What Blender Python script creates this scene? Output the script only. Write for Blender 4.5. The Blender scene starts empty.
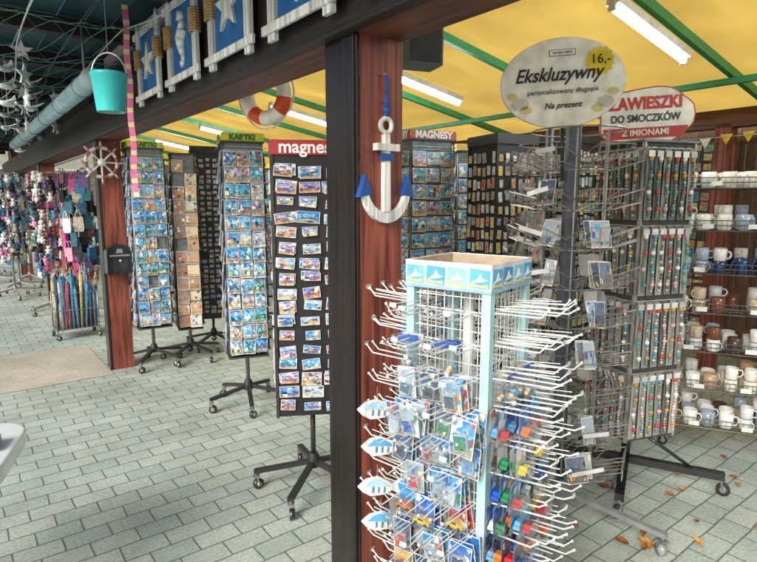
import bpy, math, random
from mathutils import Vector, Matrix
R=random.Random(7)
rad=math.radians
scene=bpy.context.scene
# ------------------------------------------------------------ helpers
def lin(c):
    return c/12.92 if c<=0.04045 else ((c+0.055)/1.055)**2.4
def H(h):
    return tuple(lin(int(h[i:i+2],16)/255) for i in (0,2,4))
GA=rad(37.7)
C0=Vector((-.05,2.04,0))
Av=Vector((-math.sin(GA),math.cos(GA),0)); Bv=Vector((math.cos(GA),math.sin(GA),0))
def G(b,a,z=0): return C0+Av*a+Bv*b+Vector((0,0,z))
MATS={}
def nodes(name):
    m=bpy.data.materials.new(name); m.use_nodes=True
    nt=m.node_tree; nt.nodes.clear()
    out=nt.nodes.new('ShaderNodeOutputMaterial')
    MATS[name]=m
    return nt,nt.nodes,nt.links,out
def mk_attr(name,rough=.5,metal=0,nz=.25,scale=14,spec=.5,bump=.0,coat=0):
    nt,N,L,out=nodes(name)
    b=N.new('ShaderNodeBsdfPrincipled'); at=N.new('ShaderNodeAttribute'); at.attribute_name='col'
    tc=N.new('ShaderNodeTexCoord'); no=N.new('ShaderNodeTexNoise'); no.inputs['Scale'].default_value=scale; no.inputs['Detail'].default_value=4
    L.new(tc.outputs['Object'],no.inputs['Vector'])
    mr=N.new('ShaderNodeMapRange'); mr.inputs['From Min'].default_value=.3; mr.inputs['From Max'].default_value=.7
    mr.inputs['To Min'].default_value=1-nz; mr.inputs['To Max'].default_value=1+nz*.6
    L.new(no.outputs['Fac'],mr.inputs['Value'])
    vm=N.new('ShaderNodeVectorMath'); vm.operation='SCALE'
    L.new(at.outputs['Color'],vm.inputs[0]); L.new(mr.outputs[0],vm.inputs['Scale'])
    L.new(vm.outputs[0],b.inputs['Base Color'])
    b.inputs['Metallic'].default_value=metal
    mr2=N.new('ShaderNodeMapRange'); mr2.inputs['To Min'].default_value=max(0.02,rough-.12); mr2.inputs['To Max'].default_value=min(1,rough+.15)
    L.new(no.outputs['Fac'],mr2.inputs['Value']); L.new(mr2.outputs[0],b.inputs['Roughness'])
    b.inputs['Specular IOR Level'].default_value=spec
    b.inputs['Coat Weight'].default_value=coat
    if bump:
        bp=N.new('ShaderNodeBump'); bp.inputs['Strength'].default_value=bump; bp.inputs['Distance'].default_value=.01
        L.new(no.outputs['Fac'],bp.inputs['Height']); L.new(bp.outputs[0],b.inputs['Normal'])
    L.new(b.outputs[0],out.inputs[0])
mk_attr('paint',.45); mk_attr('matte',.85,nz=.3,bump=.3,scale=25); mk_attr('gloss',.18,nz=.08,coat=.4)
mk_attr('steel',.38,metal=.6,nz=.3); mk_attr('cloth',.9,nz=.35,scale=30,bump=.4,spec=.2)
mk_attr('glaze',.15,nz=.12,scale=40,coat=.3)
# printed card: small pictures (sky / sea / beach / collage blocks) tinted per card
def mk_card(name,tint,blk):
    nt,N,L,out=nodes(name)
    uv=N.new('ShaderNodeUVMap'); uv.uv_map='uv'
    at=N.new('ShaderNodeAttribute'); at.attribute_name='col'
    sx=N.new('ShaderNodeSeparateXYZ'); L.new(uv.outputs[0],sx.inputs[0])
    m=N.new('ShaderNodeMath'); m.operation='MULTIPLY'; m.inputs[1].default_value=57.0; L.new(at.outputs['Alpha'],m.inputs[0])
    cb=N.new('ShaderNodeCombineXYZ'); L.new(m.outputs[0],cb.inputs[0]); L.new(m.outputs[0],cb.inputs[1])
    ad=N.new('ShaderNodeVectorMath'); L.new(uv.outputs[0],ad.inputs[0]); L.new(cb.outputs[0],ad.inputs[1])
    no=N.new('ShaderNodeTexNoise'); no.inputs['Scale'].default_value=4; no.inputs['Detail'].default_value=5; L.new(ad.outputs[0],no.inputs['Vector'])
    vo=N.new('ShaderNodeTexVoronoi'); vo.inputs['Scale'].default_value=4.6; vo.distance='CHEBYCHEV'; L.new(ad.outputs[0],vo.inputs['Vector'])
    a1=N.new('ShaderNodeMath'); a1.operation='MULTIPLY_ADD'; a1.inputs[1].default_value=1.5; a1.inputs[2].default_value=-.78
    L.new(no.outputs['Fac'],a1.inputs[0])
    a2=N.new('ShaderNodeMath'); L.new(a1.outputs[0],a2.inputs[0]); L.new(sx.outputs['Y'],a2.inputs[1])
    cr=N.new('ShaderNodeValToRGB'); L.new(a2.outputs[0],cr.inputs[0])
    e=cr.color_ramp.elements; e[0].position=0; e[0].color=(*H('b89868'),1); e[1].position=1; e[1].color=(*H('1f6cc4'),1)
    for p,c in ((.16,'dccaa0'),(.24,'2a6a40'),(.36,'174c66'),(.5,'2688bc'),(.57,'e8f0f2'),(.66,'64b4e4')):
        k=e.new(p); k.color=(*H(c),1)
    mx=N.new('ShaderNodeMix'); mx.data_type='RGBA'; mx.inputs[0].default_value=tint
    L.new(cr.outputs[0],mx.inputs[6]); L.new(at.outputs['Color'],mx.inputs[7])
    sc=N.new('ShaderNodeSeparateColor'); L.new(vo.outputs['Color'],sc.inputs[0])
    cr2=N.new('ShaderNodeValToRGB'); cr2.color_ramp.interpolation='CONSTANT'; L.new(sc.outputs[1],cr2.inputs[0])
    e=cr2.color_ramp.elements; e[0].position=0; e[0].color=(*H('1b5fb0'),1); e[1].position=.88; e[1].color=(*H('c8392e'),1)
    for p,c in ((.2,'eef0ee'),(.36,'3aa0d4'),(.5,'1d2c44'),(.6,'d98a2c'),(.68,'3a7c48'),(.76,'e8dcc0')):
        k=e.new(p); k.color=(*H(c),1)
    g=N.new('ShaderNodeMath'); g.operation='GREATER_THAN'; g.inputs[1].default_value=blk; L.new(sc.outputs[0],g.inputs[0])
    gm=N.new('ShaderNodeMath'); gm.operation='MULTIPLY'; gm.inputs[1].default_value=.85; L.new(g.outputs[0],gm.inputs[0])
    mx2=N.new('ShaderNodeMix'); mx2.data_type='RGBA'; L.new(gm.outputs[0],mx2.inputs[0]); L.new(mx.outputs[2],mx2.inputs[6]); L.new(cr2.outputs[0],mx2.inputs[7])
    def absd(o):
        s=N.new('ShaderNodeMath'); s.operation='SUBTRACT'; s.inputs[1].default_value=.5; L.new(o,s.inputs[0])
        t=N.new('ShaderNodeMath'); t.operation='ABSOLUTE'; L.new(s.outputs[0],t.inputs[0]); return t.outputs[0]
    mxm=N.new('ShaderNodeMath'); mxm.operation='MAXIMUM'; L.new(absd(sx.outputs['X']),mxm.inputs[0]); L.new(absd(sx.outputs['Y']),mxm.inputs[1])
    gb=N.new('ShaderNodeMath'); gb.operation='GREATER_THAN'; gb.inputs[1].default_value=.475; L.new(mxm.outputs[0],gb.inputs[0])
    mx3=N.new('ShaderNodeMix'); mx3.data_type='RGBA'; L.new(gb.outputs[0],mx3.inputs[0]); L.new(mx2.outputs[2],mx3.inputs[6]); mx3.inputs[7].default_value=(.7,.72,.72,1)
    b=N.new('ShaderNodeBsdfPrincipled'); b.inputs['Roughness'].default_value=.3
    L.new(mx3.outputs[2],b.inputs['Base Color']); L.new(b.outputs[0],out.inputs[0])
mk_card('printed_card',.35,.62); mk_card('toy_packaging',.85,.82)
def mk_clear():
    nt,N,L,out=nodes('clear_plastic')
    t=N.new('ShaderNodeBsdfTransparent'); t.inputs[0].default_value=(.95,.97,.98,1)
    g=N.new('ShaderNodeBsdfGlossy'); g.inputs['Roughness'].default_value=.1
    m=N.new('ShaderNodeMixShader'); f=N.new('ShaderNodeLayerWeight'); f.inputs[0].default_value=.3
    mr=N.new('ShaderNodeMapRange'); mr.inputs['To Min'].default_value=.14; mr.inputs['To Max'].default_value=.6; L.new(f.outputs['Facing'],mr.inputs[0])
    L.new(mr.outputs[0],m.inputs[0]); L.new(t.outputs[0],m.inputs[1]); L.new(g.outputs[0],m.inputs[2])
    L.new(m.outputs[0],out.inputs[0])
mk_clear()
def mk_wood(name,c1,c2,rough=.5,axis='Z',bump=.45):
    nt,N,L,out=nodes(name)
    tc=N.new('ShaderNodeTexCoord'); mp=N.new('ShaderNodeMapping')
    s={'Z':(28,28,1.3),'Y':(28,1.3,28),'X':(1.3,28,28)}[axis]; mp.inputs['Scale'].default_value=s
    L.new(tc.outputs['Object'],mp.inputs[0])
    no=N.new('ShaderNodeTexNoise'); no.inputs['Scale'].default_value=1.5; no.inputs['Detail'].default_value=8; no.inputs['Distortion'].default_value=.8; L.new(mp.outputs[0],no.inputs[0])
    n2=N.new('ShaderNodeTexNoise'); n2.inputs['Scale'].default_value=3; n2.inputs['Detail'].default_value=5; L.new(tc.outputs['Object'],n2.inputs[0])
    cr=N.new('ShaderNodeValToRGB'); e=cr.color_ramp.elements; e[0].position=.34; e[0].color=(*H(c1),1); e[1].position=.64; e[1].color=(*H(c2),1)
    L.new(no.outputs['Fac'],cr.inputs[0])
    mr=N.new('ShaderNodeMapRange'); mr.inputs['To Min'].default_value=.55; mr.inputs['To Max'].default_value=1.4; L.new(n2.outputs['Fac'],mr.inputs[0])
    vm=N.new('ShaderNodeVectorMath'); vm.operation='SCALE'; L.new(cr.outputs[0],vm.inputs[0]); L.new(mr.outputs[0],vm.inputs['Scale'])
    b=N.new('ShaderNodeBsdfPrincipled'); b.inputs['Roughness'].default_value=rough; L.new(vm.outputs[0],b.inputs['Base Color'])
    bp=N.new('ShaderNodeBump'); bp.inputs['Strength'].default_value=bump; bp.inputs['Distance'].default_value=.004; L.new(no.outputs['Fac'],bp.inputs['Height']); L.new(bp.outputs[0],b.inputs['Normal'])
    L.new(b.outputs[0],out.inputs[0])
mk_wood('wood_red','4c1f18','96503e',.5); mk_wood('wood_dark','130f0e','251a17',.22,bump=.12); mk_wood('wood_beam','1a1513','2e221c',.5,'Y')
mk_wood('wood_beam_red','3a2018','6e442e',.5,'Y'); mk_wood('wood_white','a4aaaa','f0f0ea',.6)
def mk_pavers(name,cA,cB,cM,bw,rh,mort=.006,off=.5):
    nt,N,L,out=nodes(name)
    tc=N.new('ShaderNodeTexCoord'); br=N.new('ShaderNodeTexBrick')
    nw=N.new('ShaderNodeTexNoise'); nw.inputs['Scale'].default_value=6; L.new(tc.outputs['Object'],nw.inputs[0])
    ws=N.new('ShaderNodeVectorMath'); ws.operation='MULTIPLY_ADD'; ws.inputs[1].default_value=(.016,.016,0); L.new(nw.outputs['Color'],ws.inputs[0]); L.new(tc.outputs['Object'],ws.inputs[2])
    L.new(ws.outputs[0],br.inputs['Vector'])
    br.inputs['Scale'].default_value=1; br.inputs['Brick Width'].default_value=bw; br.inputs['Row Height'].default_value=rh
    br.inputs['Mortar Size'].default_value=mort; br.inputs['Mortar Smooth'].default_value=.5; br.offset=off
    br.inputs['Color1'].default_value=(*H(cA),1); br.inputs['Color2'].default_value=(*H(cB),1); br.inputs['Mortar'].default_value=(*H(cM),1)
    no=N.new('ShaderNodeTexNoise'); no.inputs['Scale'].default_value=1.3; no.inputs['Detail'].default_value=9; no.inputs['Roughness'].default_value=.68; L.new(tc.outputs['Object'],no.inputs[0])
    n2=N.new('ShaderNodeTexNoise'); n2.inputs['Scale'].default_value=70; n2.inputs['Detail'].default_value=5; L.new(tc.outputs['Object'],n2.inputs[0])
    mr=N.new('ShaderNodeMapRange'); mr.inputs['From Min'].default_value=.3; mr.inputs['From Max'].default_value=.7; mr.inputs['To Min'].default_value=.66; mr.inputs['To Max'].default_value=1.15; L.new(no.outputs['Fac'],mr.inputs[0])
    mr2=N.new('ShaderNodeMapRange'); mr2.inputs['From Min'].default_value=.3; mr2.inputs['From Max'].default_value=.7; mr2.inputs['To Min'].default_value=.72; mr2.inputs['To Max'].default_value=1.2; L.new(n2.outputs['Fac'],mr2.inputs[0])
    mu=N.new('ShaderNodeMath'); mu.operation='MULTIPLY'; L.new(mr.outputs[0],mu.inputs[0]); L.new(mr2.outputs[0],mu.inputs[1])
    vm=N.new('ShaderNodeVectorMath'); vm.operation='SCALE'; L.new(br.outputs['Color'],vm.inputs[0]); L.new(mu.outputs[0],vm.inputs['Scale'])
    n3=N.new('ShaderNodeTexNoise'); n3.inputs['Scale'].default_value=.55; n3.inputs['Detail'].default_value=3; L.new(tc.outputs['Object'],n3.inputs[0])
    mr4=N.new('ShaderNodeMapRange'); mr4.inputs['From Min'].default_value=.4; mr4.inputs['From Max'].default_value=.65; mr4.inputs['To Max'].default_value=.45; L.new(n3.outputs['Fac'],mr4.inputs[0])
    tm=N.new('ShaderNodeMix'); tm.data_type='RGBA'; tm.blend_type='MULTIPLY'; L.new(mr4.outputs[0],tm.inputs[0]); L.new(vm.outputs[0],tm.inputs[6]); tm.inputs[7].default_value=(1,.92,.82,1)
    b=N.new('ShaderNodeBsdfPrincipled'); L.new(tm.outputs[2],b.inputs['Base Color'])
    mr3=N.new('ShaderNodeMapRange'); mr3.inputs['To Min'].default_value=.4; mr3.inputs['To Max'].default_value=.8; L.new(no.outputs['Fac'],mr3.inputs[0]); L.new(mr3.outputs[0],b.inputs['Roughness'])
    s=N.new('ShaderNodeMath'); s.operation='MULTIPLY_ADD'; s.inputs[1].default_value=-1.0; L.new(br.outputs['Fac'],s.inputs[0])
    q=N.new('ShaderNodeMath'); q.operation='MULTIPLY'; q.inputs[1].default_value=.25; L.new(n2.outputs['Fac'],q.inputs[0]); L.new(q.outputs[0],s.inputs[2])
    bp=N.new('ShaderNodeBump'); bp.inputs['Strength'].default_value=.6; bp.inputs['Distance'].default_value=.006; L.new(s.outputs[0],bp.inputs['Height']); L.new(bp.outputs[0],b.inputs['Normal'])
    L.new(b.outputs[0],out.inputs[0])
mk_pavers('pavers','a0b0aa','b4beb6','6e7872',.2,.125,.005)
mk_pavers('concrete_slab','b8b2a6','beb8ac','a8a296',3.1,3.1,.004)
def mk_tarp(name,c,tr):
    nt,N,L,out=nodes(name)
    tc=N.new('ShaderNodeTexCoord'); no=N.new('ShaderNodeTexNoise'); no.inputs['Scale'].default_value=1.6; no.inputs['Detail'].default_value=7; L.new(tc.outputs['Object'],no.inputs[0])
    mr=N.new('ShaderNodeMapRange'); mr.inputs['From Min'].default_value=.3; mr.inputs['From Max'].default_value=.7; mr.inputs['To Min'].default_value=.74; mr.inputs['To Max'].default_value=1.0; L.new(no.outputs['Fac'],mr.inputs[0])
    vm=N.new('ShaderNodeVectorMath'); vm.operation='SCALE'; vm.inputs[0].default_value=H(c); L.new(mr.outputs[0],vm.inputs['Scale'])
    d=N.new('ShaderNodeBsdfDiffuse'); t=N.new('ShaderNodeBsdfTranslucent'); L.new(vm.outputs[0],d.inputs[0]); L.new(vm.outputs[0],t.inputs[0])
    m=N.new('ShaderNodeMixShader'); m.inputs[0].default_value=tr; L.new(d.outputs[0],m.inputs[1]); L.new(t.outputs[0],m.inputs[2]); L.new(m.outputs[0],out.inputs[0])
mk_tarp('yellow_tarp','ffd266',.8)
def mk_emit(name,c,s):
    nt,N,L,out=nodes(name); e=N.new('ShaderNodeEmission'); e.inputs[0].default_value=(*c,1); e.inputs[1].default_value=s; L.new(e.outputs[0],out.inputs[0])
mk_emit('tube_light',(.82,.95,1),125)

class MB:
    def __init__(s): s.v=[];s.f=[];s.m=[];s.c=[];s.uv=[];s.sm=[];s.names=[];s.T=None
    def add(s,vs,fs,mat,col,uv=None,smooth=False,al=None):
        o=len(s.v)
        for p in vs:
            p=Vector(p)
            if s.T is not None: p=s.T@p
            s.v.append(p)
        if mat not in s.names: s.names.append(mat)
        mi=s.names.index(mat); al=R.random() if al is None else al
        for f in fs:
            s.f.append([i+o for i in f]); s.m.append(mi); s.c.append((col[0],col[1],col[2],al)); s.uv.append(uv); s.sm.append(smooth)
    def box(s,c,d,mat,col,rz=0,M=None):
        x,y,z=d[0]/2,d[1]/2,d[2]/2
        vs=[Vector((i*x,j*y,k*z)) for i in(-1,1) for j in(-1,1) for k in(-1,1)]
        if M is None: M=Matrix.Rotation(rz,3,'Z') if rz else None
        if M is not None: vs=[M@q for q in vs]
        c=Vector(c); vs=[q+c for q in vs]
        s.add(vs,[(0,1,3,2),(4,6,7,5),(0,4,5,1),(2,3,7,6),(0,2,6,4),(1,5,7,3)],mat,col)
    def rod(s,p,q,r,mat,col,n=4,r2=None):
        p=Vector(p);q=Vector(q);d=(q-p)
        if d.length<1e-6:return
        d.normalize(); u=d.orthogonal().normalized(); w=d.cross(u); r2=r if r2 is None else r2
        vs=[p+(u*math.cos(t)+w*math.sin(t))*r for t in [2*math.pi*i/n for i in range(n)]]
        vs+=[q+(u*math.cos(t)+w*math.sin(t))*r2 for t in [2*math.pi*i/n for i in range(n)]]
        fs=[(i,(i+1)%n,n+(i+1)%n,n+i) for i in range(n)]
        if r>.004: fs+=[tuple(range(n))[::-1],tuple(range(n,2*n))]
        s.add(vs,fs,mat,col,smooth=n>5)
    def path(s,pts,r,mat,col,n=4):
        for a,b in zip(pts[:-1],pts[1:]): s.rod(a,b,r,mat,col,n)
    def quad(s,o,x,y,mat,col,uv=True):
        o=Vector(o);x=Vector(x);y=Vector(y)
        s.add([o-x/2-y/2,o+x/2-y/2,o+x/2+y/2,o-x/2+y/2],[(0,1,2,3)],mat,col,uv=[(0,0),(1,0),(1,1),(0,1)] if uv else None)
    def card(s,o,n,w,h,col,tilt=0,mat='printed_card',back=True,roll=0,th=.002):
        n=Vector(n).normalized(); x=Vector((0,0,1)).cross(n).normalized(); up=n.cross(x)
        n2=(n*math.cos(tilt)+up*math.sin(tilt)); up2=up*math.cos(tilt)-n*math.sin(tilt)
        if roll:
            x,up2=x*math.cos(roll)+up2*math.sin(roll),up2*math.cos(roll)-x*math.sin(roll)
        o=Vector(o); s.quad(o+n2*th,x*w,up2*h,mat,col)
        if back:
            s.quad(o,-x*w,up2*h,'paint',(.6,.6,.58),False)
            if th>.003:
                for sg in(-1,1):
                    s.quad(o+x*sg*w/2+n2*th/2,n2*th,up2*h*sg,'paint',(.6,.6,.58),False)
                    s.quad(o+up2*sg*h/2+n2*th/2,x*w*sg,n2*th,'paint',(.6,.6,.58),False)
    def prism(s,pts,o,x,y,d,mat,col,smooth=False):
        o=Vector(o);x=Vector(x).normalized();y=Vector(y).normalized();n=x.cross(y)*d
        k=len(pts); a=[o+x*p[0]+y*p[1] for p in pts]
        s.add([q for q in a]+[q+n for q in a],[tuple(range(k))[::-1],tuple(range(k,2*k))]+[(i,(i+1)%k,k+(i+1)%k,k+i) for i in range(k)],mat,col,smooth=False)
    def lathe(s,prof,o,mat,col,n=14,ax='Z',cap=True):
        o=Vector(o); vs=[]
        for r,z in prof:
            for i in range(n):
                t=2*math.pi*i/n; p=(r*math.cos(t),r*math.sin(t),z)
                if ax=='X': p=(p[2],p[0],p[1])
                if ax=='Y': p=(p[1],p[2],p[0])
                vs.append(o+Vector(p))
        fs=[]
        for k in range(len(prof)-1):
            for i in range(n): fs.append((k*n+i,k*n+(i+1)%n,(k+1)*n+(i+1)%n,(k+1)*n+i))
        s.add(vs,fs,mat,col,smooth=True)
        if cap:
            s.add(vs[:n],[tuple(range(n))[::-1]],mat,col); s.add(vs[-n:],[tuple(range(n))],mat,col)
    def torus(s,o,R1,r,x,y,mat,colf,n=32,m=8):
        o=Vector(o);x=Vector(x).normalized();y=Vector(y).normalized();z=x.cross(y)
        for i in range(n):
            vs=[]
            for q in (i,i+1):
                t=2*math.pi*q/n; d=x*math.cos(t)+y*math.sin(t)
                for j in range(m):
                    a=2*math.pi*j/m; vs.append(o+d*(R1+r*math.cos(a))+z*r*math.sin(a))
            s.add(vs,[(j,(j+1)%m,m+(j+1)%m,m+j) for j in range(m)],mat,colf(i/n),smooth=True)
    def ball(s,o,r,mat,col,n=8,sq=(1,1,1)):
        k=max(3,n//2); vs=[];o=Vector(o)
        for i in range(k+1):
            ph=math.pi*i/k
            for j in range(n):
                t=2*math.pi*j/n; vs.append(o+Vector((r*sq[0]*math.sin(ph)*math.cos(t),r*sq[1]*math.sin(ph)*math.sin(t),r*sq[2]*math.cos(ph))))
        s.add(vs,[(i*n+j,(i+1)*n+j,(i+1)*n+(j+1)%n,i*n+(j+1)%n) for i in range(k) for j in range(n)],mat,col,smooth=True)
    def build(s,name,loc=(0,0,0),rz=0,parent=None,bevel=0):
        me=bpy.data.meshes.new(name); me.from_pydata(s.v,[],s.f)
        for n in s.names: me.materials.append(MATS[n])
        me.polygons.foreach_set('material_index',s.m); me.polygons.foreach_set('use_smooth',s.sm)
        ca=me.color_attributes.new('col','FLOAT_COLOR','CORNER'); uvl=me.uv_layers.new(name='uv')
        cd=[];ud=[]
        for f,c,u in zip(s.f,s.c,s.uv):
            for i in range(len(f)):
                cd.extend(c); ud.extend(u[i] if u else (0.3,0.3))
        ca.data.foreach_set('color',cd); uvl.data.foreach_set('uv',ud)
        me.update()
        ob=bpy.data.objects.new(name,me); scene.collection.objects.link(ob); ob.location=loc; ob.rotation_euler=(0,0,rz)
        if parent: ob.parent=parent
        if bevel:
            m=ob.modifiers.new('bevel','BEVEL'); m.width=bevel; m.segments=2; m.limit_method='ANGLE'
        return ob
def text(body,parent,o,n,size,col,name='lettering',up=(0,0,1),shear=0,sx=1,bold=0):
    cu=bpy.data.curves.new(name,'FONT'); cu.body=body; cu.size=size; cu.align_x='CENTER'; cu.align_y='CENTER'; cu.extrude=.0008; cu.shear=shear; cu.offset=bold
    key='ink_%02x%02x%02x'%tuple(int(min(1,c)*255) for c in col)
    if key not in MATS:
        nt,N,L,out=nodes(key); b=N.new('ShaderNodeBsdfPrincipled'); b.inputs['Base Color'].default_value=(*col,1); b.inputs['Roughness'].default_value=.5; L.new(b.outputs[0],out.inputs[0])
    cu.materials.append(MATS[key])
    ob=bpy.data.objects.new(name,cu); scene.collection.objects.link(ob)
    n=Vector(n).normalized(); x=Vector(up).cross(n).normalized(); y=n.cross(x)
    M=Matrix((x,y,n)).transposed().to_4x4(); M.translation=Vector(o)
    ob.parent=parent; ob.matrix_local=M@Matrix.Diagonal((sx,1,1,1))
    return ob
def caster(mb,p,col=(.02,.02,.022),r=.03,ang=None):
    x,y=p[0],p[1]; a=R.uniform(0,6.28) if ang is None else ang
    d=Vector((math.cos(a),math.sin(a),0)); c=Vector((x,y,r))+d*.012
    ax=Vector((-d.y,d.x,0))
    mb.rod(c-ax*.012,c+ax*.012,r,'gloss',col,n=14)
    mb.rod(c-ax*.013,c+ax*.013,r*.5,'steel',(.5,.5,.5),n=8)
    for sg in(-1,1): mb.rod(c+ax*.017*sg,Vector((x,y,r*2+.015))+ax*.012*sg,.006,'steel',(.3,.3,.3))
    mb.box((x,y,r*2+.018),(.035,.035,.01),'steel',(.3,.3,.3)); mb.rod((x,y,r*2+.01),(x,y,r*2+.045),.007,'steel',(.3,.3,.3),6)
def star_base(mb,r,n=5,col=(.02,.02,.022),hub=.16,a0=0.3,wcol=(.02,.02,.022)):
    for i in range(n):
        t=a0+2*math.pi*i/n; d=Vector((math.cos(t),math.sin(t),0)); p=d*.02+Vector((0,0,hub)); q=d*r+Vector((0,0,.105))
        M=Matrix.Rotation(t,3,'Z')@Matrix.Rotation(math.atan2(hub-.105,r),3,'Y')
        mb.box((p+q)/2,((q-p).length,.032,.022),'paint',col,M=M)
        caster(mb,(q.x*.97,q.y*.97),wcol)
    mb.lathe([(.035,hub-.03),(.035,hub+.02),(.025,hub+.05)],(0,0,0),'paint',col,12)
SIDES=[(Vector((math.cos(t),math.sin(t),0)),Vector((-math.sin(t),math.cos(t),0))) for t in (0,math.pi/2,math.pi,-math.pi/2)]
# ------------------------------------------------------------ spinner racks
def card_rack(name,loc,rz,zb,zt,w,cols,cw,ch,pal,frame=(.35,.36,.36),header=None,base_r=.3,vgap=.02,fill=.97,arms=5,a0=.3,mat='printed_card'):
    mb=MB(); star_base(mb,base_r,arms,a0=a0); mb.rod((0,0,.15),(0,0,zt+.02),.016,'steel',(.25,.25,.25),8)
    h=w/2
    for (n,t) in SIDES:
        for k in(-1,1): mb.rod(n*h+t*k*h+Vector((0,0,zb-.02)),n*h+t*k*h+Vector((0,0,zt)),.006,'steel',frame,6)
        rows=int((zt-zb)/(ch+vgap))
        for i in range(rows+1):
            z=zb+i*(ch+vgap)
            mb.rod(n*h+t*h+Vector((0,0,z)),n*h-t*h+Vector((0,0,z)),.0025,'steel',frame)
            mb.rod(n*(h+.03)+t*h+Vector((0,0,z+.02)),n*(h+.03)-t*h+Vector((0,0,z+.02)),.0022,'steel',frame)
        for i in range(rows):
            z=zb+i*(ch+vgap)
            for j in range(cols):
                x=(j+.5)/cols*w-h; full=R.random()
                if full<fill:
                    for q in range(R.choice([1,2,2,3])):
                        p=pal[R.randrange(len(pal))]
                        o=n*(h+.01+.007*q)+t*(x+R.uniform(-.005,.005))+Vector((0,0,z+ch/2+R.uniform(-.004,.004)+.006*(1-q)))
                        mb.card(o,n,min(cw,w/cols*.98)*R.uniform(.93,1),ch*R.uniform(.92,1.06),p,tilt=.1+R.uniform(-.05,.05),roll=R.uniform(-.05,.05),mat=mat)
                mb.rod(n*(h+.03)+t*(x-cw*.3)+Vector((0,0,z-.002)),n*(h+.032)+t*(x-cw*.3)+Vector((0,0,z+.03)),.0018,'steel',frame)
    mb.box((0,0,zt+.005),(w+.03,w+.03,.012),'paint',(.05,.05,.05)); mb.box((0,0,zb-.03),(w+.02,w+.02,.012),'paint',(.05,.05,.05))
    for (n,t) in SIDES: mb.quad(n*(h-.012)+Vector((0,0,(zb+zt)/2)),t*w*.96,Vector((0,0,zt-zb)),'matte',(.2,.23,.25),False)
    if header:
        for (n,t) in SIDES: mb.quad(n*(h+.014)+Vector((0,0,zt+.035)),t*(w+.02),Vector((0,0,.065)),'paint',header[0],False)
    ob=mb.build(name,loc,rz)
    if header and header[1]:
        for (n,t) in SIDES: text(header[1],ob,n*(h+.017)+Vector((0,0,zt+.035)),n,w*.19,header[2],bold=.003)
    return ob
BLUE=[H('2f8fd0'),H('49a6d8'),H('1c6fb0'),H('8fd0e8'),H('d8e8e8'),H('2a7fc0'),H('2a9c9c'),H('e8dcc0'),H('a8d8f0'),H('e0a060'),H('308050')]
WARM=[H('c8a070'),H('b08058'),H('e0c8a0'),H('9a7a5a'),H('d8d0c0'),H('a87850')]
MIX=[H('d04038'),H('2f7fc0'),H('e8c040'),H('e8e8e0'),H('3a9c60'),H('e08030'),H('4060a0'),H('c8b090')]
card_rack('postcard_rack',(-1.03,4.2,0),rad(20),.46,2.02,.28,3,.09,.11,BLUE,header=(H('c8c83a'),'KARTKI',H('207040')),frame=(.5,.52,.52),base_r=.31,a0=.9,vgap=.006)
card_rack('postcard_rack',(-2.22,5.3,0),rad(34),.43,2.08,.29,3,.095,.115,BLUE,header=(H('c8c83a'),'KARTKI',H('207040')),frame=(.5,.52,.52),vgap=.006)
card_rack('souvenir_box_rack',(-1.93,5.52,0),rad(24),.36,2.05,.22,2,.11,.12,WARM,frame=(.4,.36,.3),mat='toy_packaging',vgap=.006)
card_rack('postcard_rack',(.33,4.35,0),rad(24),.42,2.05,.36,3,.115,.1,BLUE+MIX,header=(H('b03028'),'MAGNESY',(.8,.8,.8)))
card_rack('postcard_rack',(.86,5.3,0),rad(10),.42,2.05,.34,3,.1,.12,BLUE+MIX+MIX,header=(H('e8c040'),'',None))
card_rack('postcard_rack',(.55,6.4,0),rad(50),.42,2.1,.34,3,.1,.12,BLUE+MIX)
card_rack('postcard_rack',(-1.55,7.1,0),rad(15),.42,2.0,.34,3,.1,.12,BLUE+MIX,header=(H('e8c040'),'',None))
card_rack('postcard_rack',(-.72,5.3,0),rad(40),.42,2.0,.34,3,.1,.12,MIX+BLUE,header=(H('e8c040'),'',None))
card_rack('postcard_rack',(-1.0,6.3,0),rad(10),.42,2.0,.34,3,.1,.12,MIX)
card_rack('postcard_rack',(-2.75,7.4,0),rad(25),.42,2.05,.34,3,.1,.12,MIX+BLUE)
card_rack('postcard_rack',(-2.3,8.7,0),rad(5),.42,2.05,.34,3,.1,.12,MIX+BLUE)

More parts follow.
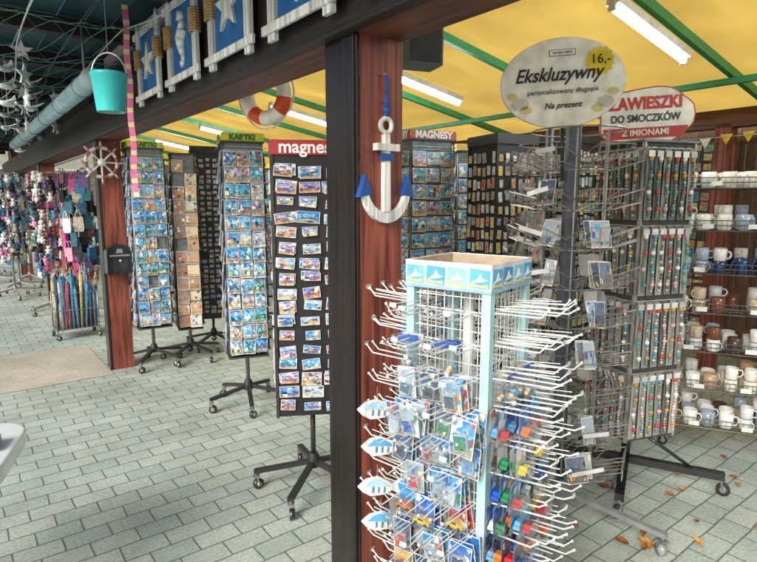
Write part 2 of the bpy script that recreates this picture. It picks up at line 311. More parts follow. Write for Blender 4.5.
def magnet_rack(name,loc,rz,zb,zt,w,header,dens,sz,pal,base_r=.3,a0=.3,panel=(.014,.014,.016),arms=5,jit=.006,mat='printed_card'):
    mb=MB(); star_base(mb,base_r,arms,a0=a0); mb.rod((0,0,.15),(0,0,zb),.014,'paint',(.02,.02,.02),8)
    h=w/2; mb.box((0,0,(zb+zt)/2),(w,w,zt-zb),'paint',panel)
    for (n,t) in SIDES:
        for k in(-1,1): mb.box(n*(h+.001)+t*k*(h-.001)+Vector((0,0,(zb+zt)/2)),(.014,.014,zt-zb+.01),'steel',(.06,.06,.06))
        rows=int((zt-zb-.06)/dens[1]); cols=int(w/dens[0])
        for i in range(rows):
            z=zt-.05-(i+.5)*dens[1]
            rs=R.uniform(.8,1.05)
            for j in range(cols):
                if R.random()<.06: continue
                x=(j+.5)/cols*w-h+R.uniform(-jit,jit); zz=R.uniform(-jit,jit)*1.3; rl=R.uniform(-.12,.12); ww=sz[0]*rs*R.uniform(.8,1.1); hh=sz[1]*rs*R.uniform(.75,1.15)
                mb.card(n*(h+.003)+t*x+Vector((0,0,z+zz)),n,ww,hh,pal[R.randrange(len(pal))],roll=rl,th=.007,mat=mat)
                if R.random()<.5 and sz[0]>.08:
                    mb.card(n*(h+.011)+t*(x+R.uniform(-.012,.012))+Vector((0,0,z+zz-.008)),n,ww*.9,hh*.9,pal[R.randrange(len(pal))],roll=rl+R.uniform(-.1,.1),th=.006,mat=mat)
        mb.quad(n*(h+.012)+Vector((0,0,zt+.03)),t*(w+.02),Vector((0,0,.07)),'paint',header[0],False)
    mb.box((0,0,zt+.03),(w+.018,w+.018,.068),'paint',(.5,.5,.5) if header[1] else (.03,.03,.03))
    ob=mb.build(name,loc,rz)
    if header[1]:
        for (n,t) in SIDES: text(header[1],ob,n*(h+.015)+Vector((0,0,zt+.03)),n,.085,header[2],bold=.002)
    return ob
magnet_rack('magnet_stand',(-.365,2.92,0),rad(8),.5,1.83,.36,(H('a83038'),'magnesy',(.85,.85,.85)),(.118,.074),(.104,.058),[H('dfe8e8'),H('c04038'),H('5aa0d0'),H('d0c8b0'),H('e0a050'),H('3060a0'),H('c04038')],a0=.55,base_r=.33,jit=.009)
magnet_rack('magnet_stand',(-1.83,5.98,0),rad(20),.35,2.1,.32,((.02,.02,.02),'',None),(.06,.055),(.045,.035),[H('e0c040'),H('e0e0d0'),H('c08030'),H('408060')])
magnet_rack('keyring_stand',(.9,4.1,0),rad(25),.4,2.0,.34,((.02,.02,.02),'',None),(.05,.09),(.035,.07),[H('e0c040'),H('c8c8c8'),H('909090'),H('d09030'),H('e0e0e0'),H('c84038')],mat='toy_packaging')
magnet_rack('keyring_stand',(1.45,4.5,0),rad(35),.4,2.05,.4,((.02,.02,.02),'',None),(.05,.1),(.035,.08),[H('e0c040'),H('c8c8c8'),H('a0a0a0'),H('d09030'),H('40a060')],mat='toy_packaging')

# ------------------------------------------------------------ white hook rack
def toy_car(mb,o,x,n,col,L=.062):
    x=Vector(x).normalized(); n=Vector(n).normalized(); up=Vector((0,0,1)); o=Vector(o)
    k=L/.062
    pts=[(-.031,.004),(.031,.004),(.031,.013),(.02,.016),(.012,.025),(-.014,.026),(-.022,.017),(-.031,.015)]
    pts=[(a*k,b*k) for a,b in pts]
    mb.prism(pts,o-x.cross(up)*.013*k,x,up,.026*k,'gloss',col)
    mb.prism([(-.013*k,.0165*k),(.012*k,.0165*k),(.008*k,.0235*k),(-.011*k,.0235*k)],o-x.cross(up)*.0135*k,x,up,.027*k,'gloss',(.02,.025,.03))
    for sx in(-.019,.019): mb.rod(o+x*sx*k-x.cross(up)*.0145*k+up*.005*k,o+x*sx*k+x.cross(up)*.0145*k+up*.005*k,.0065*k,'paint',(.015,.015,.015),10)
def white_rack():
    mb=MB(); s=.26; h=s/2; ZT=1.34; W=H('dde2e0'); AQ=H('a8d0d4')
    star_base(mb,.36,5,col=W,hub=.14,wcol=(.1,.1,.1)); mb.rod((0,0,.12),(0,0,ZT),.018,'paint',W,8)
    for sx in(-1,1):
        for sy in(-1,1): mb.box((sx*h,sy*h,(.2+ZT)/2),(.028,.028,ZT-.2),'paint',AQ)
    toyc=[H('c02028'),H('e8c020'),H('2050b0'),H('e07020'),H('208050'),H('d8d8d8'),H('303030'),H('60a0d0')]
    PK=[H('b81c24'),H('e0a818'),H('1c58b4'),H('202838'),H('1c58b4'),H('d8dcdc'),H('2a8cc8')]
    BK=[H('1f60b0'),H('2f8ccc'),H('b8c8d0'),H('1a7090'),H('6898b8'),H('b82830'),H('284878'),H('404c58'),H('98a4a8')]
    U=lambda z: Vector((0,0,z))
    for si,(n,t) in enumerate(SIDES):
        for k in range(1,9):
            x=-h+k*s/9; mb.rod(n*h+t*x+U(.22),n*h+t*x+U(ZT),.0016,'paint',W)
        z=.22
        while z<ZT: mb.rod(n*h-t*h+U(z),n*h+t*h+U(z),.0018,'paint',W); z+=.05
        rows=[.3+.098*i for i in range(11)]
        for ri,z in enumerate(rows):
            mb.rod(n*(h+.006)-t*h*1.05+U(z),n*(h+.006)+t*h*1.05+U(z),.003,'paint',W)
            for j in range(6):
                x=-h+(j+.5)*s/6+R.uniform(-.006,.006); L=R.choice([.2,.2,.17,.22]); dx=R.uniform(-.014,.014)
                p0=n*h+t*x+U(z); p1=n*(h+L*.88)+t*(x+dx)+U(z+.008+R.uniform(-.008,.003)); p2=n*(h+L)+t*(x+dx)+U(z+.026+R.uniform(-.005,.004))
                mb.path([p0,p1,p2],.0024,'paint',W,5)
                if R.random()<.7: mb.rod(p0+U(.012),n*(h+L*.86)+t*(x+dx)+U(z+.024),.0015,'paint',W,4)
                mb.ball(p2,.005,'paint',W,6)
                if R.random()<.35: mb.card(p2+n*.002+U(.006),n,.022,.012,(.8,.8,.8),mat='paint',tilt=.2)
        if si==3: plan=[(8,[1,3,4],'clr'),(7,[0,1,3,4],'car'),(6,[0,2,4,5],'car'),(5,[0,2,4,5],'car'),(4,[0,1,3,4],'car'),(3,[0,2,3,5],'car'),(2,[0,1,3,4],'car'),(1,[1,3,5],'car'),(0,[1,2,4],'car')]
        elif si==2: plan=[(9,[0,3],'clr'),(8,[0,2,4],'blue'),(7,[0,1,3,5],'blue'),(6,[0,2,3,5],'blue'),(5,[1,3,4],'blue'),(4,[0,2,4],'car'),(3,[0,1,3,5],'blue'),(2,[0,2,4],'car'),(1,[0,2,4],'blue'),(0,[1,3],'car')]
        else: plan=[(7,[0,2,4],'blue'),(5,[1,3],'blue'),(3,[1,3,5],'car'),(1,[0,2],'blue')]
        for ri,js,kind in plan:
            for j in js:
                z=rows[ri]; x=-h+(j+.5)*s/6; cnt=R.choice([2,3,4]) if kind!='clr' else 2; d0=R.uniform(.012,.03)
                hd0=R.uniform(.85,1.15); pc=R.choice(PK); bc=R.choice(BK); bm=R.choice(['toy_packaging','toy_packaging','printed_card'])
                for q in range(cnt):
                    d=d0+q*R.uniform(.022,.032); w,hh=(.07*R.uniform(.9,1.1),.1*hd0)
                    o=n*(h+d)+t*(x+R.uniform(-.006,.006))+U(z-hh/2+.008); rl=R.uniform(-.12,.12); tl=R.uniform(-.16,.02)
                    last=q==cnt-1
                    if kind=='car':
                        mb.card(o,n,w,hh,pc,roll=rl,mat='toy_packaging',tilt=tl)
                        toy_car(mb,o+n*.016-U(.03),t,n,R.choice(toyc),.056)
                        if last: mb.box(o+n*.017-U(.017),(.03 if abs(n.x)>.5 else .07,.07 if abs(n.x)>.5 else .03,.05),'clear_plastic',(1,1,1))
                    elif kind=='blue':
                        mb.card(o,n,w,hh,bc,roll=rl,tilt=tl,mat=bm)
                        mb.card(o+n*.003-U(.012),n,w*.55,hh*.4,R.choice(toyc+BK),roll=rl+R.uniform(-.3,.3),tilt=tl,th=.012,mat='toy_packaging')
                        if last: mb.card(o+n*.02,n,w,hh,(1,1,1),mat='clear_plastic',back=False,roll=rl,tilt=tl)
                    else:
                        mb.card(o+n*.006,n,w,hh*1.1,(1,1,1),mat='clear_plastic',back=False,roll=rl,tilt=tl)
                        mb.card(o+U(hh*.42),n,w,.022,R.choice([H('e8e8e0'),H('1c58b4')]),roll=rl,mat='paint')
                        for b in range(3): mb.ball(o+t*R.uniform(-.02,.02)+U(R.uniform(-.04,.0))+n*.003,.01,'gloss',R.choice([H('d8d8d8'),H('4f9cc8'),H('c8b090')]),6)
    hb=h+.016
    for n,t in SIDES:
        mb.quad(n*hb+U(ZT+.04),t*hb*2,U(.08),'paint',H('dfe6e6'),False)
        mb.quad(n*(hb-.004)+U(ZT+.04),-t*(hb-.004)*2,U(.08),'paint',H('b9a890'),False)
        mb.box(n*(hb-.002)+U(ZT+.0815),(.005 if abs(n.x)>.5 else 2*hb+.003,2*hb+.003 if abs(n.x)>.5 else .005,.003),'paint',(.75,.78,.78))
        for k in range(4):
            x=-hb+(k+.5)*2*hb/4
            cc=[H('6cb4dc'),H('4f9cd0'),H('8cc4e0'),H('5aa9d8')][k]
            mb.prism([(-.034,-.026),(.03,-.03),(.033,.024),(-.031,.028)],n*(hb+.0005)+t*x+U(ZT+.042),t,(0,0,1),.0015,'paint',cc)
            mb.prism([(-.025,-.012),(-.006,.0),(.002,.016),(.008,.002),(.026,-.004),(.004,-.01)],n*(hb+.0022)+t*x+U(ZT+.042),t,(0,0,1),.001,'paint',H('f4f4f0'))
            mb.prism([(-.03,-.024),(.028,-.027),(.024,-.016),(-.0,-.02),(-.028,-.013)],n*(hb+.0024)+t*x+U(ZT+.042),t,(0,0,1),.001,'paint',H('e6d08a'))
        mb.quad(n*(hb+.0035)+U(ZT+.005),t*hb*2,U(.01),'paint',H('8fb8cc'),False)
    mb.box((0,0,ZT+.003),(2*hb-.01,2*hb-.01,.006),'paint',H('a89a88'))
    for i,z in enumerate((.90,.76,.62,.48)):
        n,t=SIDES[1]; o=n*(h+.14)+t*(.13-.02*(i%2))+U(z)
        sc=1.15; fish=[(a*sc,b*sc) for a,b in [(-.06,0),(-.035,.024),(0,.032),(.03,.018),(.046,.007),(.075,.034),(.062,.0),(.078,-.03),(.046,-.009),(.02,-.024),(-.02,-.03),(-.045,-.017)]]
        X=Vector((.6,-.8,0))
        mb.prism(fish,o,X,(0,0,1),.008,'wood_white',(1,1,1))
        f2=o+Vector((.8,.6,0))*-.0016
        mb.prism([(-.045,.004),(-.025,.024),(.0,.032),(.03,.016),(.045,.004)],f2,X,(0,0,1),.0115,'paint',H('4f9cc8') if i%2 else H('90b8cc'))
        for k in range(3): mb.prism([(-.02+k*.02,-.02),(-.014+k*.02,-.02),(-.012+k*.02,0),(-.018+k*.02,0)],f2,X,(0,0,1),.0115,'paint',H('5a7888'))
        mb.ball(o+X*-.048+U(.0),.005,'paint',(.02,.02,.02),6); mb.rod(o+U(.03),o+U(.08),.001,'matte',(.4,.35,.25))
    mb.build('hook_display_rack',(.29,1.74,0),rad(53))
white_rack()

# ------------------------------------------------------------ dark wire carousel
def wire_carousel(name,loc,rz,zb,zt,r,tiers,base_r,a0,wc,post=0):
    mb=MB(); star_base(mb,base_r,5,col=(.2,.21,.22),a0=a0,wcol=(.25,.26,.27)); mb.rod((0,0,.12),(0,0,zt+.12),.02,'paint',(.03,.03,.035),10)
    for k in range(6):
        t=2*math.pi*k/6; d=Vector((math.cos(t),math.sin(t),0))
        mb.rod(d*r*.55+Vector((0,0,zb)),d*r*.55+Vector((0,0,zt)),.004,'steel',wc,5)
    for i in range(tiers):
        z=zb+i*(zt-zb)/tiers
        mb.torus((0,0,z),r*.55,.003,(1,0,0),(0,1,0),'steel',lambda q:wc,16,4)
        for k in range(6):
            t=2*math.pi*k/6+.39+.1*(i%3); d=Vector((math.cos(t),math.sin(t),0)); e=Vector((-d.y,d.x,0)); w=.085
            up=Vector((0,0,1)); tw=R.uniform(-.01,.02)
            a=d*r*.52+up*z; b=d*r+up*(z+.035+tw)
            mb.path([a-e*w,b-e*w,b+e*w,a+e*w],.003,'steel',wc)
            b2=b+up*.06+d*.01
            mb.path([a-e*w+up*.05,b2-e*w,b2+e*w,a+e*w+up*.05],.003,'steel',wc)
            for q in range(5):
                x=-w+q*2*w/4; mb.path([a+e*x,b+e*x,b2+e*x],.0018,'steel',wc)
            if R.random()<.45: mb.card(b2+d*.004-up*.008,d,R.uniform(.08,.15),.02,R.choice([H('d8d8d4'),H('c8ccd0'),H('e8e8e8')]),mat='paint',roll=R.uniform(-.25,.25))
            if R.random()<.5:
                for q in range(R.choice([1,2,3])):
                    mb.card(d*r*(.72+.07*q)+e*R.uniform(-.03,.03)+up*(z+.08),d,R.uniform(.04,.1),.12,R.choice([H('c8c8c4'),H('b8b4a8'),H('a8acb0'),H('70706c'),H('8c9c90'),H('50545a'),H('a08c70')]),tilt=.3,roll=R.uniform(-.1,.1),mat='toy_packaging')
    mb.torus((0,0,zt),r*.75,.004,(1,0,0),(0,1,0),'steel',lambda q:wc,20,4)
    if post: mb.box((-.08,-.1,(zt+.1)/2+.2),(.055,.03,zt-.3),'steel',(.12,.13,.15))
    return mb.build(name,loc,rz)
wire_carousel('wire_display_carousel',(.92,2.62,0),0.2,.3,1.92,.28,9,.5,.35,(.3,.29,.28),1)
wire_carousel('wire_display_carousel',(1.08,3.55,0),0.5,.3,1.95,.25,9,.4,.1,(.25,.25,.25))

# ------------------------------------------------------------ bracelet stand
def bracelets():
    mb=MB(); s=.33; h=s/2; zb,zt=.3,1.9
    for i in range(4):
        t=rad(45)+i*math.pi/2; d=Vector((math.cos(t),math.sin(t),0)); q=d*.5
        mb.box(q/2+Vector((0,0,.11)),(.5,.045,.04),'gloss',(.015,.015,.018),rz=t); caster(mb,(q.x*.97,q.y*.97),(.03,.03,.03),.035)
        mb.rod(d*.35+Vector((0,0,.12)),Vector((0,0,.33)),.01,'gloss',(.015,.015,.018),6)
    mb.rod((0,0,.1),(0,0,zb),.025,'gloss',(.015,.015,.018),10)
    mb.box((0,0,(zb+zt)/2),(s,s,zt-zb),'matte',H('4c4a46'))
    bc=[H('e8e8e4'),H('7fa090'),H('3f8f78'),H('b8bab4'),H('88b4a0'),H('c8bca8'),H('605850'),H('4a90a8'),H('787c7c')]; ac=[H('c03a44'),H('e8e8e8'),H('4a90a8'),H('d8a8b8'),H('c09040')]
    for n,t in SIDES:
        for k in(-1,1): mb.box(n*(h+.002)+t*k*(h-.003)+Vector((0,0,(zb+zt)/2)),(.012,.012,zt-zb+.008),'steel',(.4,.4,.4))
        for i in range(4):
            z=zt-.03-i*.395
            mb.rod(n*(h+.012)-t*h+Vector((0,0,z)),n*(h+.012)+t*h+Vector((0,0,z)),.004,'steel',(.5,.5,.5),6)
            for j in range(6):
                x=(j+.5)/6*s-h; dd=h+.02; o=n*dd+t*x; rl=R.uniform(-.03,.03)
                mb.path([n*(h+.01)+t*x+Vector((0,0,z)),n*(h+.05)+t*x+Vector((0,0,z+.004))],.002,'steel',(.6,.6,.6))
                mb.card(o+Vector((0,0,z-.185)),n,.044,.36,R.choice([H('908e88'),H('7c7872'),H('66625c'),H('a09e98')]),mat='gloss',back=False,th=-.004,roll=rl)
                mb.card(o+Vector((0,0,z-.03)),n,.04,.03,R.choice([H('e0e0dc'),H('d8d8d8'),H('b8b8b8')]),mat='paint',back=False,th=.006,roll=rl)
                pal=[R.choice(bc) for _ in range(3)]
                for q in range(18):
                    zz=z-.055-q*.0168; w=.006*math.sin(q*.5+j)
                    mb.ball(o+n*.004+t*w+Vector((0,0,zz)),R.uniform(.007,.0095) if q%5 else .0135,'gloss',pal[q%3] if q%5 else R.choice(ac),6)
    mb.box((0,0,zt+.006),(s+.03,s+.03,.012),'steel',(.2,.2,.2))
    mb.build('bracelet_display_stand',(1.45,3.06,0),rad(18))
bracelets()

# ------------------------------------------------------------ mug shelf
def mug(mb,o,col,rot,r=.042,h=.096):
    o=Vector(o); mb.lathe([(r*.82,0),(r*.96,.008),(r,h*.5),(r,h),(r*.92,h),(r*.9,h*.55),(r*.85,.012)],o,'glaze',col,12,cap=False)
    mb.lathe([(r*.85,.012),(.001,.012)],o,'glaze',col,12,cap=False)
    d=Vector((math.cos(rot),math.sin(rot),0)); up=Vector((0,0,1))
    pts=[o+d*(r-.004)+up*h*.8,o+d*(r+.02)+up*h*.78,o+d*(r+.028)+up*h*.5,o+d*(r+.016)+up*h*.24,o+d*(r-.004)+up*h*.2]
    mb.path(pts,.0048,'glaze',col,6)
    vs=[];a0=rot+2.2
    for i in range(5):
        t=a0+i*.35
        for zz in (h*.25,h*.75): vs.append(o+Vector((math.cos(t)*(r+.0012),math.sin(t)*(r+.0012),zz)))
    al=R.random(); mc=R.choice([H('3060a0'),H('c05030'),H('d8b050'),H('408080'),H('e8e8e0')])
    for i in range(4):
        mb.add([vs[2*i],vs[2*i+2],vs[2*i+3],vs[2*i+1]],[(0,1,2,3)],'printed_card',mc,uv=[(.1+.2*i,.1),(.3+.2*i,.1),(.3+.2*i,.9),(.1+.2*i,.9)],al=al,smooth=True)
def mug_shelf(name,loc,rz,L,D,zs,pal,zt):
    mb=MB(); K=(.12,.12,.125)
    for x in(-L/2,L/2):
        for y in(-D/2,D/2):
            mb.box((x,y,(.1+zt)/2),(.022,.022,zt-.1),'paint',(.03,.03,.03)); caster(mb,(x,y),(.03,.03,.03))
        mb.box((x,0,.115),(.03,D+.02,.025),'paint',(.03,.03,.03))
        for z in zs: mb.rod((x,-D/2,z+.05),(x,D/2,z+.05),.003,'steel',K)
    for i in range(20): mb.rod((-L/2+i*L/19,D/2,.15),(-L/2+i*L/19,D/2,zt),.002,'steel',K)
    for zi,z in enumerate(zs):
        for y in(-D/2,-D/6,D/6,D/2): mb.rod((-L/2,y,z),(L/2,y,z),.004,'steel',K,5)
        for y,zz in((-D/2-.005,.035),(-D/2-.008,.065)): mb.rod((-L/2,y,z+zz),(L/2,y,z+zz),.003,'steel',K,5)
        k=int(L/.03)
        for i in range(k+1):
            x=-L/2+i*L/k; mb.rod((x,-D/2,z),(x,D/2,z),.0015,'steel',K); mb.rod((x,-D/2,z),(x,-D/2-.008,z+.065),.0015,'steel',K)
        y=-D/2+.06
        while y<D/2-.03:
            x=-L/2+.06
            while x<L/2-.05:
                c=pal[zi%len(pal)]
                if R.random()<.93:
                    o=(x+R.uniform(-.006,.006),y+R.uniform(-.008,.008),z+.005); cc=R.choice(c); rr_=R.uniform(-2.8,.2)
                    if R.random()<.4 and zi<6: mug(mb,o,cc,rr_,.038,.075); mug(mb,(o[0],o[1],z+.083),R.choice(c),R.uniform(-2.8,.2),.038,.075)
                    else: mug(mb,o,cc,rr_)
                x+=R.uniform(.098,.115)
            y+=.1
        for i in range(int(L/.3)):
            mb.card((-L/2+.1+i*.3+R.uniform(0,.1),-D/2-.012,z+.03),(0,-1,0),.06,.028,(.8,.8,.78),mat='paint')
    mb.build(name,loc,rz)
WH=[H('eeeeea'),H('d8dcd8'),H('e8e4d8')]; NV=[H('203870'),H('e8e8e4'),H('182c60'),H('a8b8d0'),H('eeeeea')]; BR=[H('7a4a38'),H('4a3834'),H('c8b8a0'),H('eeeeea'),H('eeeeea'),H('d8dce0'),H('98a8b8')]; BG=[H('d8c8a8'),H('e8e4dc'),H('b89878')]
mug_shelf('mug_shelf_rack',(2.52,3.4,0),rad(-23),1.25,.34,[.15,.4,.65,.9,1.15,1.42,1.68],[BR,WH+BG,WH+BR,BR,NV,WH+NV,BG+WH],1.97)

# ------------------------------------------------------------ signs
def oval_sign():
    mb=MB(); N=48; ring=[(.262*math.cos(2*math.pi*i/N),.188*math.sin(2*math.pi*i/N)) for i in range(N)]
    mb.prism(ring,(0,0,0),(1,0,0),(0,0,1),.012,'paint',H('f4f3ee'))
    mb.prism([(a*1.012,b*1.014) for a,b in ring],(0,.001,0),(1,0,0),(0,0,1),.006,'paint',H('c8c4b8'))
    bs=[]
    for i in range(28):
        t=2*math.pi*i/28; r=.062 if i%2 else .054; bs.append((.155+r*math.cos(t),.078+r*math.sin(t)))
    mb.prism(bs,(0,-.0125,0),(1,0,0),(0,0,1),.002,'paint',H('ead23c'))
    for (x,z,r) in ((-.18,-.08,.04),(-.155,-.105,.028),(.18,-.09,.036),(.145,-.115,.026),(-.215,-.045,.024),(.21,-.05,.024)):
        mb.prism([(x+r*math.cos(i*.785),z+r*.7*math.sin(i*.785)) for i in range(8)],(0,-.0125,0),(1,0,0),(0,0,1),.0015,'paint',H('d2d0c6') if r>.03 else H('dccf90'))
    mb.box((0,-.0135,.125),(.11,.002,.026),'paint',(.04,.04,.04)); mb.box((0,-.015,.125),(.105,.002,.022),'paint',H('f0efe8'))
    mb.rod((0,.008,-.1),(0,.008,-.42),.008,'paint',(.03,.03,.03),8)
    ob=mb.build('oval_price_sign',(.80,2.5,2.11),0); ob.rotation_euler=(0,rad(-3),rad(-8))
    ink=(.02,.02,.025); n=(0,-1,0)
    text('NA KIJU I SZKLE',ob,(0,-.0175,.125),n,.0115,ink)
    text('Ekskluzywny',ob,(-.02,-.0165,.035),n,.08,ink,shear=.35,bold=.0012,sx=.9)
    text('personalizowany długopis',ob,(0,-.016,-.035),n,.029,ink)
    text('Na prezent',ob,(0,-.016,-.095),n,.034,ink,shear=.3,bold=.0006)
    text('16,-',ob,(.157,-.0175,.085),n,.055,ink)
oval_sign()
def red_sign():
    mb=MB(); pts=[]; N=40
    for i in range(N):
        t=2*math.pi*i/N; r=1+.05*math.cos(5*t); pts.append((.25*r*math.copysign(abs(math.cos(t))**.8,math.cos(t)),.15*r*math.copysign(abs(math.sin(t))**.7,math.sin(t))))
    mb.prism(pts,(0,0,0),(1,0,0),(0,0,1),.01,'paint',H('b8453c'))
    mb.prism([(a*.97,b*.95) for a,b in pts],(0,-.0102,0),(1,0,0),(0,0,1),.0012,'paint',H('e8e8e0'))
    mb.prism([(-.2,-.118),(.2,-.118),(.225,-.06),(-.225,-.06)],(0,-.0118,0),(1,0,0),(0,0,1),.001,'paint',H('b83a34'))
    mb.rod((0,.006,-.1),(0,.006,-.4),.008,'paint',(.03,.03,.03),8)
    ob=mb.build('shop_sign',(1.45,3.1,2.06),0); ob.rotation_euler=(0,rad(-3),rad(-5)); n=(0,-1,0)
    text('ZAWIESZKI',ob,(0,-.0145,.065),n,.088,H('c02a2a'),bold=.003,sx=.85)
    text('DO SMOCZKÓW',ob,(0,-.0145,-.012),n,.055,H('303840'),bold=.0012,sx=.85)
    text('Z IMIONAMI',ob,(0,-.0145,-.088),n,.045,(.8,.8,.78),bold=.001)
red_sign()

# ------------------------------------------------------------ structure (grid-local: x=B, y=A)
A0,A1=-2.6,14.0
def grid_obj(mb,name,b,a,z=0,bevel=0): return mb.build(name,G(b,a,z),GA,bevel=bevel)
for k,a in enumerate((0,4.05,8.1,12.15)):
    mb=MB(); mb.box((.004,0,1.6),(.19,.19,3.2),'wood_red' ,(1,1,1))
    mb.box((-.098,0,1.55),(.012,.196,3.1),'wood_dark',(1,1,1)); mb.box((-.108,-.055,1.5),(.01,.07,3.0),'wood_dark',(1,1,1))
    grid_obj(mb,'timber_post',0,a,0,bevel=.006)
AL=A1-A0; AM=(A1+A0)/2
mb=MB(); mb.box((0,AM,2.235),(.2,AL,.17),'wood_beam_red',(1,1,1)); mb.box((-.125,AM,2.3),(.05,AL,.3),'wood_beam',(1,1,1)); mb.box((0,AM,2.75),(.03,AL,.85),'wood_beam',(1,1,1))
grid_obj(mb,'eaves_beam',0,0,0,bevel=.008)
for a in (0.5,4.5,8.5,12.5):
    mb=MB(); mb.box((0,0,1.15),(.14,.14,2.3),'wood_red',(1,1,1)); grid_obj(mb,'timber_post',4.45,a,0,bevel=.006)
mb=MB(); mb.box((0,AM,2.34),(.14,AL,.16),'wood_beam_red',(1,1,1)); grid_obj(mb,'rear_beam',4.45,0,0)
mb=MB(); RS=1.35
nb,na=24,150; vs=[];fs=[]
for i in range(na+1):
    a=A0+AL*i/na
    for j in range(nb+1):
        b=.03+4.9*j/nb; ph=((a-A0)%RS)/RS
        vs.append((b,a,3.19-.17*b-.05*math.sin(math.pi*ph)*math.sin(math.pi*min(1,j/nb*1.0))+.008*math.sin(b*9+a*3)))
for i in range(na):
    for j in range(nb): fs.append((i*(nb+1)+j,i*(nb+1)+j+1,(i+1)*(nb+1)+j+1,(i+1)*(nb+1)+j))
mb.add(vs,fs,'yellow_tarp',(1,1,1),smooth=True)
grid_obj(mb,'tarpaulin_roof',0,0)
mb=MB(); GR=H('2f8a58')
a=A0
while a<14.1:
    M=Matrix.Rotation(math.atan(.17),3,'Y'); mb.box((2.45,a,3.11-.17*2.45),(4.9,.04,.06),'paint',GR,M=M); a+=RS
for b in (1.1,3.4): mb.box((b,AM,3.05-.17*b),(.045,AL,.045),'paint',GR)
grid_obj(mb,'roof_frame',0,0)
for b,a in ((2.2,0.1),(2.2,2.1),(2.2,4.2),(2.2,6.4),(2.2,8.6),(2.2,-1.8)):
    mb=MB(); mb.box((0,0,.03),(.9,.08,.045),'paint',(.7,.7,.7)); mb.rod((-.44,0,-.015),(.44,0,-.015),.016,'tube_light',(1,1,1),10)
    for s_ in(-1,1): mb.box((s_*.45,0,-.005),(.02,.04,.05),'paint',(.6,.6,.6))
    o=mb.build('fluorescent_lamp',G(b,a,2.96-.17*b),0); o.rotation_euler=(0,math.atan(.17),GA)
mb=MB()
for i in range(7):
    b=-.16-.16*i; mb.box((b,AM,2.78),(.15,AL,.02),'paint',H('2d5a5e') if i%2 else H('20444c'))
a=A0+.1
while a<14: mb.box((-.65,a,2.7),(1.1,.07,.1),'wood_beam',(1,1,1)); a+=1.0
mb.box((-1.22,AM,2.72),(.05,AL,.12),'wood_beam',(1,1,1))
grid_obj(mb,'awning_ceiling',0,0)
mb=MB(); mb.rod((0,0,0),(0,5.0,0),.06,'paint',H('8fb0b8'),18)
for i in range(6): mb.torus((0,.3+i*.85,0),.062,.005,(1,0,0),(0,0,1),'paint',lambda q:(.15,.2,.22),16,5)
mb.rod((0,-.01,0),(0,-.025,0),.066,'paint',H('a8bcc0'),18)
for a in(.2,2.5,4.8): mb.rod((0,a,.06),(0,a,.42),.008,'steel',(.3,.3,.3),6)
grid_obj(mb,'rolled_awning',-.45,2.2,2.34)
# ground
mb=MB(); S=300; mb.add([(-S,-S,0),(S,-S,0),(S,S,0),(-S,S,0)],[(0,1,2,3)],'pavers',(1,1,1)); mb.build('ground',(0,0,0),GA)
mb=MB(); mb.add([(-3.5,0,.004),(-.12,0,.004),(-.12,1.35,.004),(-3.5,1.35,.004)],[(0,1,2,3)],'concrete_slab',(1,1,1)); grid_obj(mb,'concrete_path',0,3.8)
mb=MB()
for i in range(83): mb.box((0,A0+.1+i*.2,1.2),(.03+.004*(i%2),.194,2.4),'matte',[H('5a4434'),H('654c3a'),H('503c30')][i%3])
grid_obj(mb,'plank_wall',5.1,0)
def wallboard(name,b,a,w,z0,z1,dens,pal,facing=-1,bg=(.05,.05,.055)):
    mb=MB(); mb.box((0,0,(z0+z1)/2),(.03,w,z1-z0),'paint',bg); n=Vector((facing,0,0))
    i=int(w/dens); j=int((z1-z0)/dens)
    for q in range(i):
        for k in range(j):
            if R.random()<.9: mb.card(n*.018+Vector((0,-w/2+(q+.5)*w/i,z0+(k+.5)*(z1-z0)/j)),n,dens*R.uniform(.6,.9),dens*R.uniform(.6,.9),R.choice(pal),th=.008,roll=R.uniform(-.1,.1),mat='toy_packaging')
    grid_obj(mb,name,b,a)
wallboard('souvenir_display_board',5.0,-1.2,1.8,.3,2.2,.13,MIX+WARM+MIX)
wallboard('souvenir_display_board',5.0,1.6,1.8,.3,2.2,.1,MIX+[H('e0c040'),H('e0e0d0'),H('c08030')])
wallboard('souvenir_display_board',5.0,4.4,1.8,.3,2.2,.12,MIX+BLUE)
wallboard('souvenir_display_board',5.0,7.4,2.4,.3,2.2,.12,MIX+BLUE)

